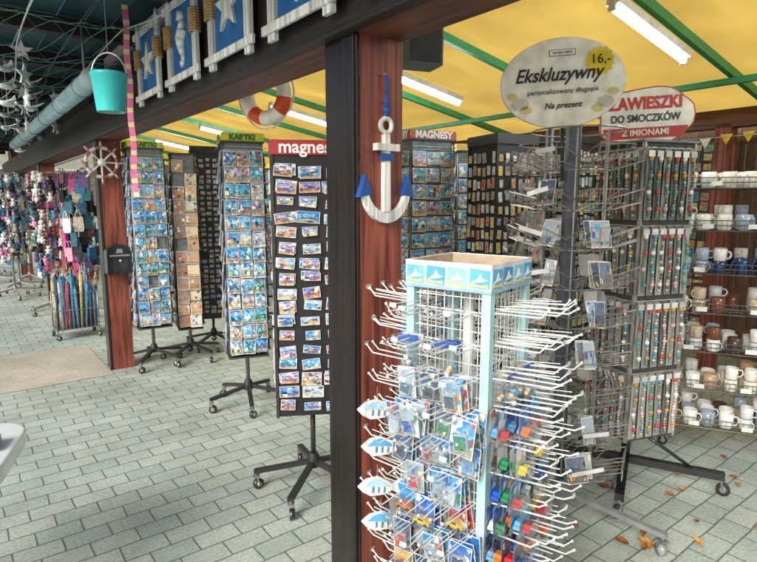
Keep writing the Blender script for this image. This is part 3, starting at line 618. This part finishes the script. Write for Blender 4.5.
# ------------------------------------------------------------ anchor
def anchor():
    mb=MB(); W=H('cfd4d6'); N_=H('1f4f98'); X=Vector((1,0,0)); Z=Vector((0,0,1))
    mb.prism([(-.014,-.15),(.014,-.15),(.011,.12),(-.011,.12)],(0,0,0),X,Z,.022,'wood_white',W)
    mb.prism([(-.022,.03),(.022,.03),(.022,.055),(-.022,.055)],(0,-.004,0),X,Z,.022,'paint',N_)
    mb.prism([(-.05,.064),(.05,.064),(.05,.088),(-.05,.088)],(0,-.002,0),X,Z,.026,'wood_white',W)
    mb.torus((0,-.012,.15),.024,.009,X,Z,'wood_white',lambda q:W,20,8)
    out=[];inn=[]
    for i in range(17):
        t=math.pi*(1.06+.88*i/16); out.append((.105*math.cos(t),-.065+.12*math.sin(t)))
        wd=.042*(1-abs(i-8)/8*.5); inn.append(((.105-wd)*math.cos(t),-.065+(.12-wd)*math.sin(t)))
    mb.prism(out+inn[::-1],(0,0,0),X,Z,.022,'wood_white',W)
    for s in(-1,1):
        mb.prism([(s*.122,-.095),(s*.068,-.085),(s*.098,-.02)][::s],(0,.002,0),X,Z,.026,'paint',N_)
    pts=[Vector((0,-.012,.17)),Vector((-.004,-.014,.21)),Vector((.005,-.014,.25)),Vector((0,-.01,.32))]
    mb.path(pts,.006,'matte',N_,6); mb.ball((0,-.014,.2),.014,'matte',N_,8); mb.ball((0,-.014,.23),.012,'matte',N_,8); mb.rod((0,.0,.32),(0,-.02,.32),.004,'steel',(.6,.6,.6),6)
    grid_obj(mb,'anchor_decoration',.012,-.097,1.71)
anchor()
mb=MB()
mb.torus((0,0,0),.13,.016,(1,0,0),(0,0,1),'paint',lambda q:H('c9c4bc') if int(q*16)%2 else H('8a5a48'),32,8)
mb.rod((0,-.03,0),(0,.02,0),.035,'paint',H('d8d4cc'),14)
for i in range(8):
    t=i*math.pi/4; d=Vector((math.cos(t),0,math.sin(t))); mb.rod(d*.03,d*.15,.008,'paint',H('d8d4cc'),6); mb.rod(d*.145,d*.19,.012,'paint',H('b8aca0'),8,.008)
grid_obj(mb,'ship_wheel_decoration',-.08,3.91,1.95)
mb=MB(); K=(.012,.012,.014)
mb.prism([(-.11,-.14),(.11,-.14),(.11,.06)]+[(.11*math.cos(math.pi*i/10),.06+.07*math.sin(math.pi*i/10)) for i in range(1,10)]+[(-.11,.06)],(0,.09,0),(1,0,0),(0,0,1),.13,'gloss',K)
mb.prism([(-.085,.02),(.085,.02),(.085,.035),(-.085,.035)],(0,-.038,0),(1,0,0),(0,0,1),.004,'steel',(.4,.4,.4))
mb.box((0,-.045,-.06),(.12,.01,.1),'gloss',(.02,.02,.022)); mb.ball((0,-.052,-.02),.012,'steel',(.7,.65,.4),8)
mb.prism([(-.03,.05),(.03,.05),(.02,.09),(-.02,.09)],(0,-.038,0),(1,0,0),(0,0,1),.003,'steel',(.5,.5,.5))
grid_obj(mb,'mailbox',.0,3.86,1.08,bevel=.004)
mb=MB()
mb.torus((0,0,0),.125,.042,(1,0,0),(0,0,1),'paint',lambda q:H('d8502a') if (q*4+.5)%1<.32 else H('eeeae2'),40,12)
for i in range(4):
    t=math.pi/4+i*math.pi/2
    for j in range(6):
        q0=t+j*math.pi/12; q1=t+(j+1)*math.pi/12; rr_=lambda q:.175+.012*math.sin((q-t)*2)
        mb.rod((rr_(q0)*math.cos(q0),0,rr_(q0)*math.sin(q0)),(rr_(q1)*math.cos(q1),0,rr_(q1)*math.sin(q1)),.005,'matte',H('d8d0c0'),5)
mb.rod((0,0,.17),(0,0,.75),.003,'matte',(.4,.35,.3))
mb.build('lifebuoy',(-.63,3.2,2.19),rad(-25))
def sea_panel(a,kind,nm):
    mb=MB(); W=H('dfe5e8'); BL=H('2468a8'); Y=Vector((0,-1,0)); Z=Vector((0,0,1)); f=Vector((-1,0,0))
    mb.T=Matrix.Diagonal((1,1.3,1.12,1))
    mb.box((0,0,.02),(.014,.25,.34),'paint',BL)
    for s in(-1,1):
        mb.prism([(-.022,-.2),(.022,-.2),(.022,.2),(0,.235),(-.022,.2)],(-.004,s*.15,0),Y,Z,.016,'wood_white',W)
        for k in range(9): mb.torus((-.012,s*.15,-.0+k*.011),.026,.006,(1,0,0),(0,1,0),'matte',lambda q:H('a88c60'),10,5)
    for z in(-.16,.17): mb.box((-.022,0,z),(.012,.4,.03),'wood_white',W)
    if kind=='star':
        pts=[]
        for i in range(10):
            t=math.pi/2+i*math.pi/5; r=.1 if i%2==0 else .04; pts.append((r*math.cos(t),r*math.sin(t)+.01))
        mb.prism(pts,(-.008,0,0),Y,Z,.014,'wood_white',W)
    elif kind=='horse':
        path=[(-.04,.1,.008),(-.02,.108,.014),(0,.115,.022),(.012,.085,.014),(.004,.05,.022),(-.012,.01,.028),(-.006,-.03,.022),(.01,-.065,.014),(.012,-.095,.01),(-.006,-.112,.008),(-.022,-.1,.006),(-.018,-.085,.005)]
        for p,q in zip(path[:-1],path[1:]):
            mb.rod(Vector((-.012,0,0))+Y*p[0]+Z*p[1],Vector((-.012,0,0))+Y*q[0]+Z*q[1],p[2],'paint',W,8,q[2])
        mb.prism([(.02,.04),(.045,.03),(.02,0)],(-.008,0,0),Y,Z,.012,'paint',W)
    else:
        mb.prism([(-.08,-.02),(-.06,-.06),(.06,-.06),(.085,-.02)],(-.008,0,0),Y,Z,.014,'wood_white',W); mb.prism([(0,-.01),(.06,-.01),(0,.12)],(-.008,0,0),Y,Z,.012,'wood_white',W); mb.prism([(-.01,-.01),(-.01,.09),(-.055,-.01)],(-.008,0,0),Y,Z,.012,'wood_white',W)
    grid_obj(mb,nm,-.175,a,2.42)
for i,(a,k) in enumerate(((1.93,'star'),(1.33,'horse'),(.73,'star'),(.13,'horse'),(-.47,'boat'))): sea_panel(a,k,'sea_fence_panel')
mb=MB(); TQ=H('3cc4c4')
mb.lathe([(.068,-.1),(.086,.07),(.092,.075),(.092,.09),(.084,.09),(.065,-.09)],(0,0,0),'gloss',TQ,20,cap=False); mb.lathe([(.068,-.1),(.001,-.1)],(0,0,0),'gloss',TQ,20,cap=False)
mb.path([(.09*math.cos(math.pi*i/12),0,.07+.12*math.sin(math.pi*i/12)) for i in range(13)],.004,'steel',(.6,.6,.6),5); mb.rod((0,0,.19),(0,0,.55),.002,'matte',(.3,.3,.3))
mb.build('hanging_bucket',(-1.36,2.9,2.15))
mb=MB()
for i in range(40):
    z=.5-i*.028; x=.004*math.sin(i*.5); mb.quad((x,0,z-.014),(.034,0.004*math.cos(i*.4),0),(0,0,.0285),'paint',H('e070a0') if i%3 else H('e8d0a0'),False)
mb.build('hanging_ribbon',(-1.50,3.45,2.25),rad(20))
mb=MB(); mb.box((0,0,0),(.17,.14,.26),'paint',H('5c6066')); mb.box((0,-.072,0),(.15,.006,.24),'matte',H('404448')); mb.rod((0,0,.13),(0,0,.6),.012,'steel',(.2,.2,.2),6)
mb.build('loudspeaker',(.19,2.65,2.34),rad(20),bevel=.008)

# ------------------------------------------------------------ things hanging under left awning
def sea_garland(loc,rz,kind):
    mb=MB(); W=H('e8ecec')
    L=R.uniform(.3,.5); mb.rod((0,0,.0),(0,0,-L),.0025,'matte',(.5,.45,.35))
    for i in range(3):
        zz=-.1-i*L/3.3
        if kind==0:
            pts=[((.07 if k%2==0 else .028)*math.cos(math.pi/2+k*math.pi/5),(.07 if k%2==0 else .028)*math.sin(math.pi/2+k*math.pi/5)) for k in range(10)]
            mb.prism(pts,(0,0,zz),(math.cos(i),math.sin(i),0),(0,0,1),.012,'wood_white',W)
        elif kind==1:
            mb.ball((0,0,zz),.045,'gloss',R.choice([H('4aa8b0'),H('e8e8e0'),H('3a6f9c')]),12); mb.torus((0,0,zz),.047,.003,(1,0,0),(0,1,0),'matte',lambda q:(.3,.25,.15),12,4); mb.torus((0,0,zz),.047,.003,(1,0,0),(0,0,1),'matte',lambda q:(.3,.25,.15),12,4)
        else:
            mb.ball((0,0,zz),.03,'paint',W,8,(2,.8,.8))
            for s in(-1,1): mb.prism([(0,-.02),(0,.02),(.07,.03),(.14,-.01),(.07,.0)],(0,0,zz+.01),(0,s,.25),(1,0,0),.004,'paint',W if i!=1 else H('9aa4aa'))
            mb.ball((.06,0,zz+.012),.016,'paint',W,6); mb.rod((.07,0,zz+.012),(.095,0,zz+.006),.004,'paint',H('e0a030'),5,.001)
    mb.build(['starfish_garland','glass_float_garland','gull_mobile'][kind],loc,rz)
gl=[(-.75,2.7,0),(-.95,3.1,2),(-.6,3.9,2),(-.8,4.6,1),(-.35,4.4,0),(-.55,5.4,2),(-.9,3.6,1),(-.3,5.9,1),(-.7,6.4,0),(-.4,7.2,2),(-.35,6.8,0),(-.6,8.4,1),(-.8,3.35,2),(-.7,5.0,2),(-.6,4.3,0),(-.85,4.1,1)]
for b,a,k in gl: sea_garland(G(b,a,2.66),R.uniform(0,3),k)
mb=MB(); NC=H('4c807c')
nx,ny=14,56
def npt(i,j):
    b=-.15-1.0*i/nx; a=1.6+7*j/ny; return Vector((b+.02*math.sin(j*1.3),a+.02*math.sin(i*2),2.64-.1*math.sin(math.pi*((a*1.0)%1.0))-.05*math.sin(math.pi*i/nx)+.01*math.sin(i*j)))
for i in range(nx+1):
    for j in range(ny):
        if i<nx and (i+j)%2==0: mb.rod(npt(i,j),npt(i+1,j+1),.002,'matte',NC,3)
        if i<nx and (i+j)%2==1: mb.rod(npt(i+1,j),npt(i,j+1),.002,'matte',NC,3)
grid_obj(mb,'fishing_net',0,0)
mb=MB()
for k in range(3):
    z0=2.6-.04*k; b0=-.3-.25*k; pts=[]
    for i in range(60):
        a=1+i*.14; pts.append((b0+.05*math.sin(a*1.7+k),a,z0-.07*abs(math.sin(a*1.57+k))))
    mb.path(pts,.004,'paint',[(.5,.5,.48),(.02,.02,.02)][k%2],5)
grid_obj(mb,'electric_cables',0,0)

# ------------------------------------------------------------ left-hand far goods
CL=[H('c8ccc8'),H('a84878'),H('c890a8'),H('605078'),H('306090'),H('58a0b8'),H('a09c90'),H('282828'),H('7a4850'),H('406878'),H('383c48'),H('d0d0cc'),H('20242c'),H('3a6888'),H('b8b0a0'),H('d8d8d8')]
def cap(mb,o,d,col):
    o=Vector(o); d=Vector(d); mb.ball(o,.07,'cloth',col,10,(1,1,.75)); e=Vector((-d.y,d.x,0))
    mb.prism([(-.06,0),(-.04,.06),(0,.08),(.04,.06),(.06,0)],o+Vector((0,0,-.016))+d*.05,e,(d.x,d.y,-.3),.006,'cloth',col)
def bag(mb,o,d,col,w=.22,h=.26):
    o=Vector(o);d=Vector(d); e=Vector((-d.y,d.x,0))
    mb.prism([(-w*.42,-h/2),(w*.42,-h/2),(w*.5,-h*.3),(w*.45,h*.4),(-w*.45,h*.4),(-w*.5,-h*.3)],o-d*.03,e,(0,0,1),.04,'cloth',col)
    for s in(0.02,-.02):
        mb.path([o+e*(w*.25*math.cos(math.pi*i/6))+d*s+Vector((0,0,h*.38+h*.45*math.sin(math.pi*i/6))) for i in range(7)],.005,'cloth',col,5)
def shirt(mb,o,n,col,s=1):
    o=Vector(o); n=Vector(n); x=Vector((0,0,1)).cross(n)
    pts=[(-.2,-.32),(.2,-.32),(.2,.1),(.3,.02),(.35,.12),(.2,.28),(.08,.32),(0,.28),(-.08,.32),(-.2,.28),(-.35,.12),(-.3,.02),(-.2,.1)]
    mb.prism([(a*s,b*s) for a,b in pts],o,x,(0,0,1),.02,'cloth',col)
    mb.card(o+n*.022,n,.2*s,.2*s,R.choice(CL),back=False)
    mb.path([o+x*-.17*s+Vector((0,0,.27*s)),o+Vector((0,0,.34*s)),o+x*.17*s+Vector((0,0,.27*s))],.004,'steel',(.5,.5,.5)); mb.rod(o+Vector((0,0,.34*s)),o+Vector((0,0,.4*s)),.003,'steel',(.5,.5,.5))
def goods_rack(name,loc,rz,kind,zt=1.95,zb=.5):
    mb=MB(); star_base(mb,.36,5,col=(.25,.25,.25)); mb.rod((0,0,.1),(0,0,zt),.018,'steel',(.4,.4,.4),8)
    rows={'cap':10,'bag':8,'shirt':4,'plush':12}[kind]
    for i in range(rows):
        z=zb+(zt-zb)*(i+.5)/rows; k={'cap':7,'bag':9,'shirt':6,'plush':10}[kind]
        mb.torus((0,0,z+.12),.14,.004,(1,0,0),(0,1,0),'steel',lambda q:(.4,.4,.4),12,4)
        for j in range(k):
            t=2*math.pi*(j+.5*(i%2)+R.uniform(-.15,.15))/k; d=Vector((math.cos(t),math.sin(t),0)); c=R.choice(CL); rr_=R.uniform(.14,.21)
            mb.rod((0,0,z+.12),d*.2+Vector((0,0,z+.12)),.004,'steel',(.4,.4,.4))
            if kind=='cap': cap(mb,d*rr_+Vector((0,0,z)),d,c)
            elif kind=='bag': bag(mb,d*(rr_+.02)+Vector((0,0,z+R.uniform(-.05,.05))),d,c,R.uniform(.07,.14),R.uniform(.1,.22))
            elif kind=='shirt': shirt(mb,d*.2+Vector((0,0,z)),d,c,.5)
            else:
                sz=R.uniform(.5,.85); o=d*rr_+Vector((0,0,z+R.uniform(-.04,.04))); mb.ball(o,.05*sz,'cloth',c,8,(1,1,1.2)); mb.ball(o+Vector((0,0,.08*sz)),.038*sz,'cloth',c,8)
                for s in(-1,1):
                    e=Vector((-d.y,d.x,0)); mb.ball(o+e*s*.028*sz+Vector((0,0,.112*sz)),.014*sz,'cloth',c,6); mb.ball(o+e*s*.045*sz-Vector((0,0,.045*sz)),.02*sz,'cloth',c,6); mb.ball(o+e*s*.05*sz+Vector((0,0,.02)),.018*sz,'cloth',c,6)
    mb.build(name,loc,rz)
goods_rack('handbag_rack',G(.15,6.7),.3,'bag'); goods_rack('plush_toy_rack',G(-.1,7.5),.3,'plush')
goods_rack('plush_toy_rack',G(-.45,9.3),.1,'plush',2.0,.6); goods_rack('handbag_rack',G(-.3,10.2),.6,'bag',2.0,.5)
goods_rack('cap_rack',G(-.05,11.2),.6,'cap',2.0,.6); goods_rack('clothing_rack',G(.4,9.0),.9,'shirt',2.0,.5)
goods_rack('handbag_rack',G(.8,7.6),.9,'bag',2.0); goods_rack('handbag_rack',G(-.6,11.5),.9,'bag',2.0)
goods_rack('cap_rack',G(.1,12.6),.9,'cap',2.1); goods_rack('clothing_rack',G(-.5,13.2),.2,'shirt',2.0); goods_rack('cap_rack',G(1.6,9.8),.9,'cap',2.0); goods_rack('clothing_rack',G(2.6,10.5),.2,'shirt',2.0)
mb=MB()
for x in(-.22,.22):
    for y in(-.16,.16): mb.rod((x,y,.1),(x,y,.55),.008,'steel',(.3,.3,.3),6); caster(mb,(x,y))
for z in(.12,.35,.55):
    mb.path([(-.22,-.16,z),(.22,-.16,z),(.22,.16,z),(-.22,.16,z),(-.22,-.16,z)],.005,'steel',(.3,.3,.3))
for i in range(11): mb.rod((-.22+i*.044,-.16,.12),(-.22+i*.044,-.16,.55),.002,'steel',(.4,.4,.4)); mb.rod((-.22+i*.044,.16,.12),(-.22+i*.044,.16,.55),.002,'steel',(.4,.4,.4))
mb.box((0,0,.12),(.44,.32,.008),'paint',(.1,.1,.1))
CL2=[H('3c8cb0'),H('a04860'),H('b8a870'),H('6a90b8'),H('305070'),H('b8c0c0'),H('a87048'),H('486858')]
for i in range(9):
    for j in range(4):
        x=-.2+i*.05+R.uniform(-.01,.01);y=-.12+j*.08; c=R.choice(CL2); h=R.uniform(.66,.88); tx=R.uniform(-.05,.05)
        mb.rod((x,y,.13),(x+tx,y,h-.1),.01,'cloth',c,7,.022); mb.rod((x+tx,y,h-.1),(x+tx,y,h-.06),.022,'cloth',c,7,.008); mb.rod((x+tx,y,h-.06),(x+tx,y,h),.005,'steel',(.5,.5,.5),5)
        mb.path([(x+tx,y,h),(x+tx+.012,y,h+.025),(x+tx+.03,y,h+.022),(x+tx+.034,y,h)],.006,'paint',R.choice([(.03,.03,.03),(.3,.15,.06)]),6)
grid_obj(mb,'umbrella_basket',-.12,5.7)
mb=MB(); mb.rod((0,0,0),(0,6,0),.01,'steel',(.4,.4,.4),6)
for i in range(34):
    a=.1+i*.17; dz=R.uniform(-.05,.05)
    if R.random()<.5: bag(mb,(R.uniform(-.05,.05),a,-.32+dz),(-.6,-.8,0),R.choice(CL),.13,.18)
    else: cap(mb,(R.uniform(-.05,.05),a,-.28+dz),(-.6,-.8,0),R.choice(CL))
    mb.rod((0,a,0),(0,a,-.2),.002,'steel',(.4,.4,.4))
grid_obj(mb,'hanging_bags_and_hats',.12,5.8,2.14)
mb=MB(); mb.box((0,0,2.2),(14,.3,4.4),'matte',H('b8b4a4'))
for i in range(6):
    x=-5.6+i*2.2; mb.box((x,-.16,1.9),(1.1,.05,1.3),'gloss',H('405058')); mb.box((x,-.18,1.2),(1.3,.1,.06),'paint',H('d8d8d0'))
    for s in(-1,1): mb.box((x+s*.58,-.18,1.9),(.06,.06,1.42),'paint',H('d8d8d0'))
    mb.box((x,-.18,2.6),(1.22,.06,.06),'paint',H('d8d8d0')); mb.box((x,-.19,1.9),(.04,.04,1.3),'paint',H('d8d8d0'))
mb.box((0,-.3,4.5),(14.4,1.2,.12),'paint',H('6a3028'))
grid_obj(mb,'shop_building',1,19)
mb=MB()
def rr(w,h,r,n=6):
    p=[]
    for cx,cy,t0 in((w-r,h-r,0),(-w+r,h-r,90),(-w+r,-h+r,180),(w-r,-h+r,270)):
        for i in range(n+1): t=rad(t0+90*i/n); p.append((cx+r*math.cos(t),cy+r*math.sin(t)))
    return p
mb.prism(rr(.4,.26,.12),(0,0,.68),(1,0,0),(0,1,0),.06,'gloss',H('dde4e4'))
for x in(-.28,.2):
    for y in(-.16,.16): mb.rod((x*1.05,y*1.05,0),(x,y,.68),.018,'paint',H('c8d0d0'),8)
mb.box((.31,.0,.76),(.08,.1,.035),'paint',H('8a9498'))
mb.build('white_table',(-1.67,1.72,0),rad(20),bevel=.008)
mb=MB()
for k in range(26):
    x,y=(R.uniform(.7,2.6),R.uniform(2.3,3.3)) if k>5 else (1.2+R.uniform(-.1,.1),2.42+R.uniform(-.08,.08))
    s=R.uniform(.02,.045); t=R.uniform(0,6.28); c=R.choice([H('9a5a28'),H('b87830'),H('7a4420'),H('c89040')]); d=Vector((math.cos(t),math.sin(t),0)); e=Vector((-d.y,d.x,0)); o=Vector((x,y,.006))
    up=Vector((0,0,1)); P_=[o-d*s,o-d*s*.3+e*s*.55+up*.012,o+d*s*.4+e*s*.5+up*.008,o+d*s*1.1+up*.015,o+d*s*.4-e*s*.5+up*.01,o-d*s*.3-e*s*.5+up*.014,o+up*.002]
    mb.add(P_,[(0,6,1),(1,6,2),(2,6,3),(3,6,4),(4,6,5),(5,6,0)],'matte',c)
mb.build('fallen_leaves')
mb=MB()
for i in range(26):
    a=-3+i*.17; z=2.16-.03*math.sin(i*.9); mb.prism([(-.05,0),(.05,0),(.0,-.09)],(0,a,z),(0,1,0),(0,0,1),.003,'cloth',H('e8c83a') if i%3 else H('e8e4d8'))
mb.rod((0,-3.2,2.16),(0,1.5,2.16),.004,'matte',(.5,.5,.5))
grid_obj(mb,'bunting',4.2,0)

# ------------------------------------------------------------ world, sun, camera
dirv=Vector((-.5*math.cos(rad(31)),-.866*math.cos(rad(31)),math.sin(rad(31))))
w=bpy.data.worlds.new('World'); scene.world=w; w.use_nodes=True; nt=w.node_tree
bg=nt.nodes['Background']; sky=nt.nodes.new('ShaderNodeTexSky'); sky.sky_type='NISHITA'; sky.sun_disc=False
sky.sun_elevation=rad(31); sky.sun_rotation=math.atan2(dirv.x,dirv.y); sky.air_density=1; sky.dust_density=3; sky.ozone_density=1
nt.links.new(sky.outputs[0],bg.inputs[0]); bg.inputs[1].default_value=.15
sd=bpy.data.lights.new('sun','SUN'); sd.energy=4.4; sd.angle=rad(30); sd.color=(1,.97,.92); so=bpy.data.objects.new('sun',sd); scene.collection.objects.link(so)
so.rotation_euler=dirv.to_track_quat('Z','Y').to_euler()
cam=bpy.data.cameras.new('camera'); co=bpy.data.objects.new('camera',cam); scene.collection.objects.link(co); scene.camera=co
cam.sensor_width=36; cam.lens=26.2; cam.clip_end=1000; cam.clip_start=.05
co.location=(0,0,1.6); co.rotation_euler=(rad(90-8.2),0,0)
scene.view_settings.view_transform='Standard'; scene.view_settings.look='None'; scene.view_settings.exposure=0
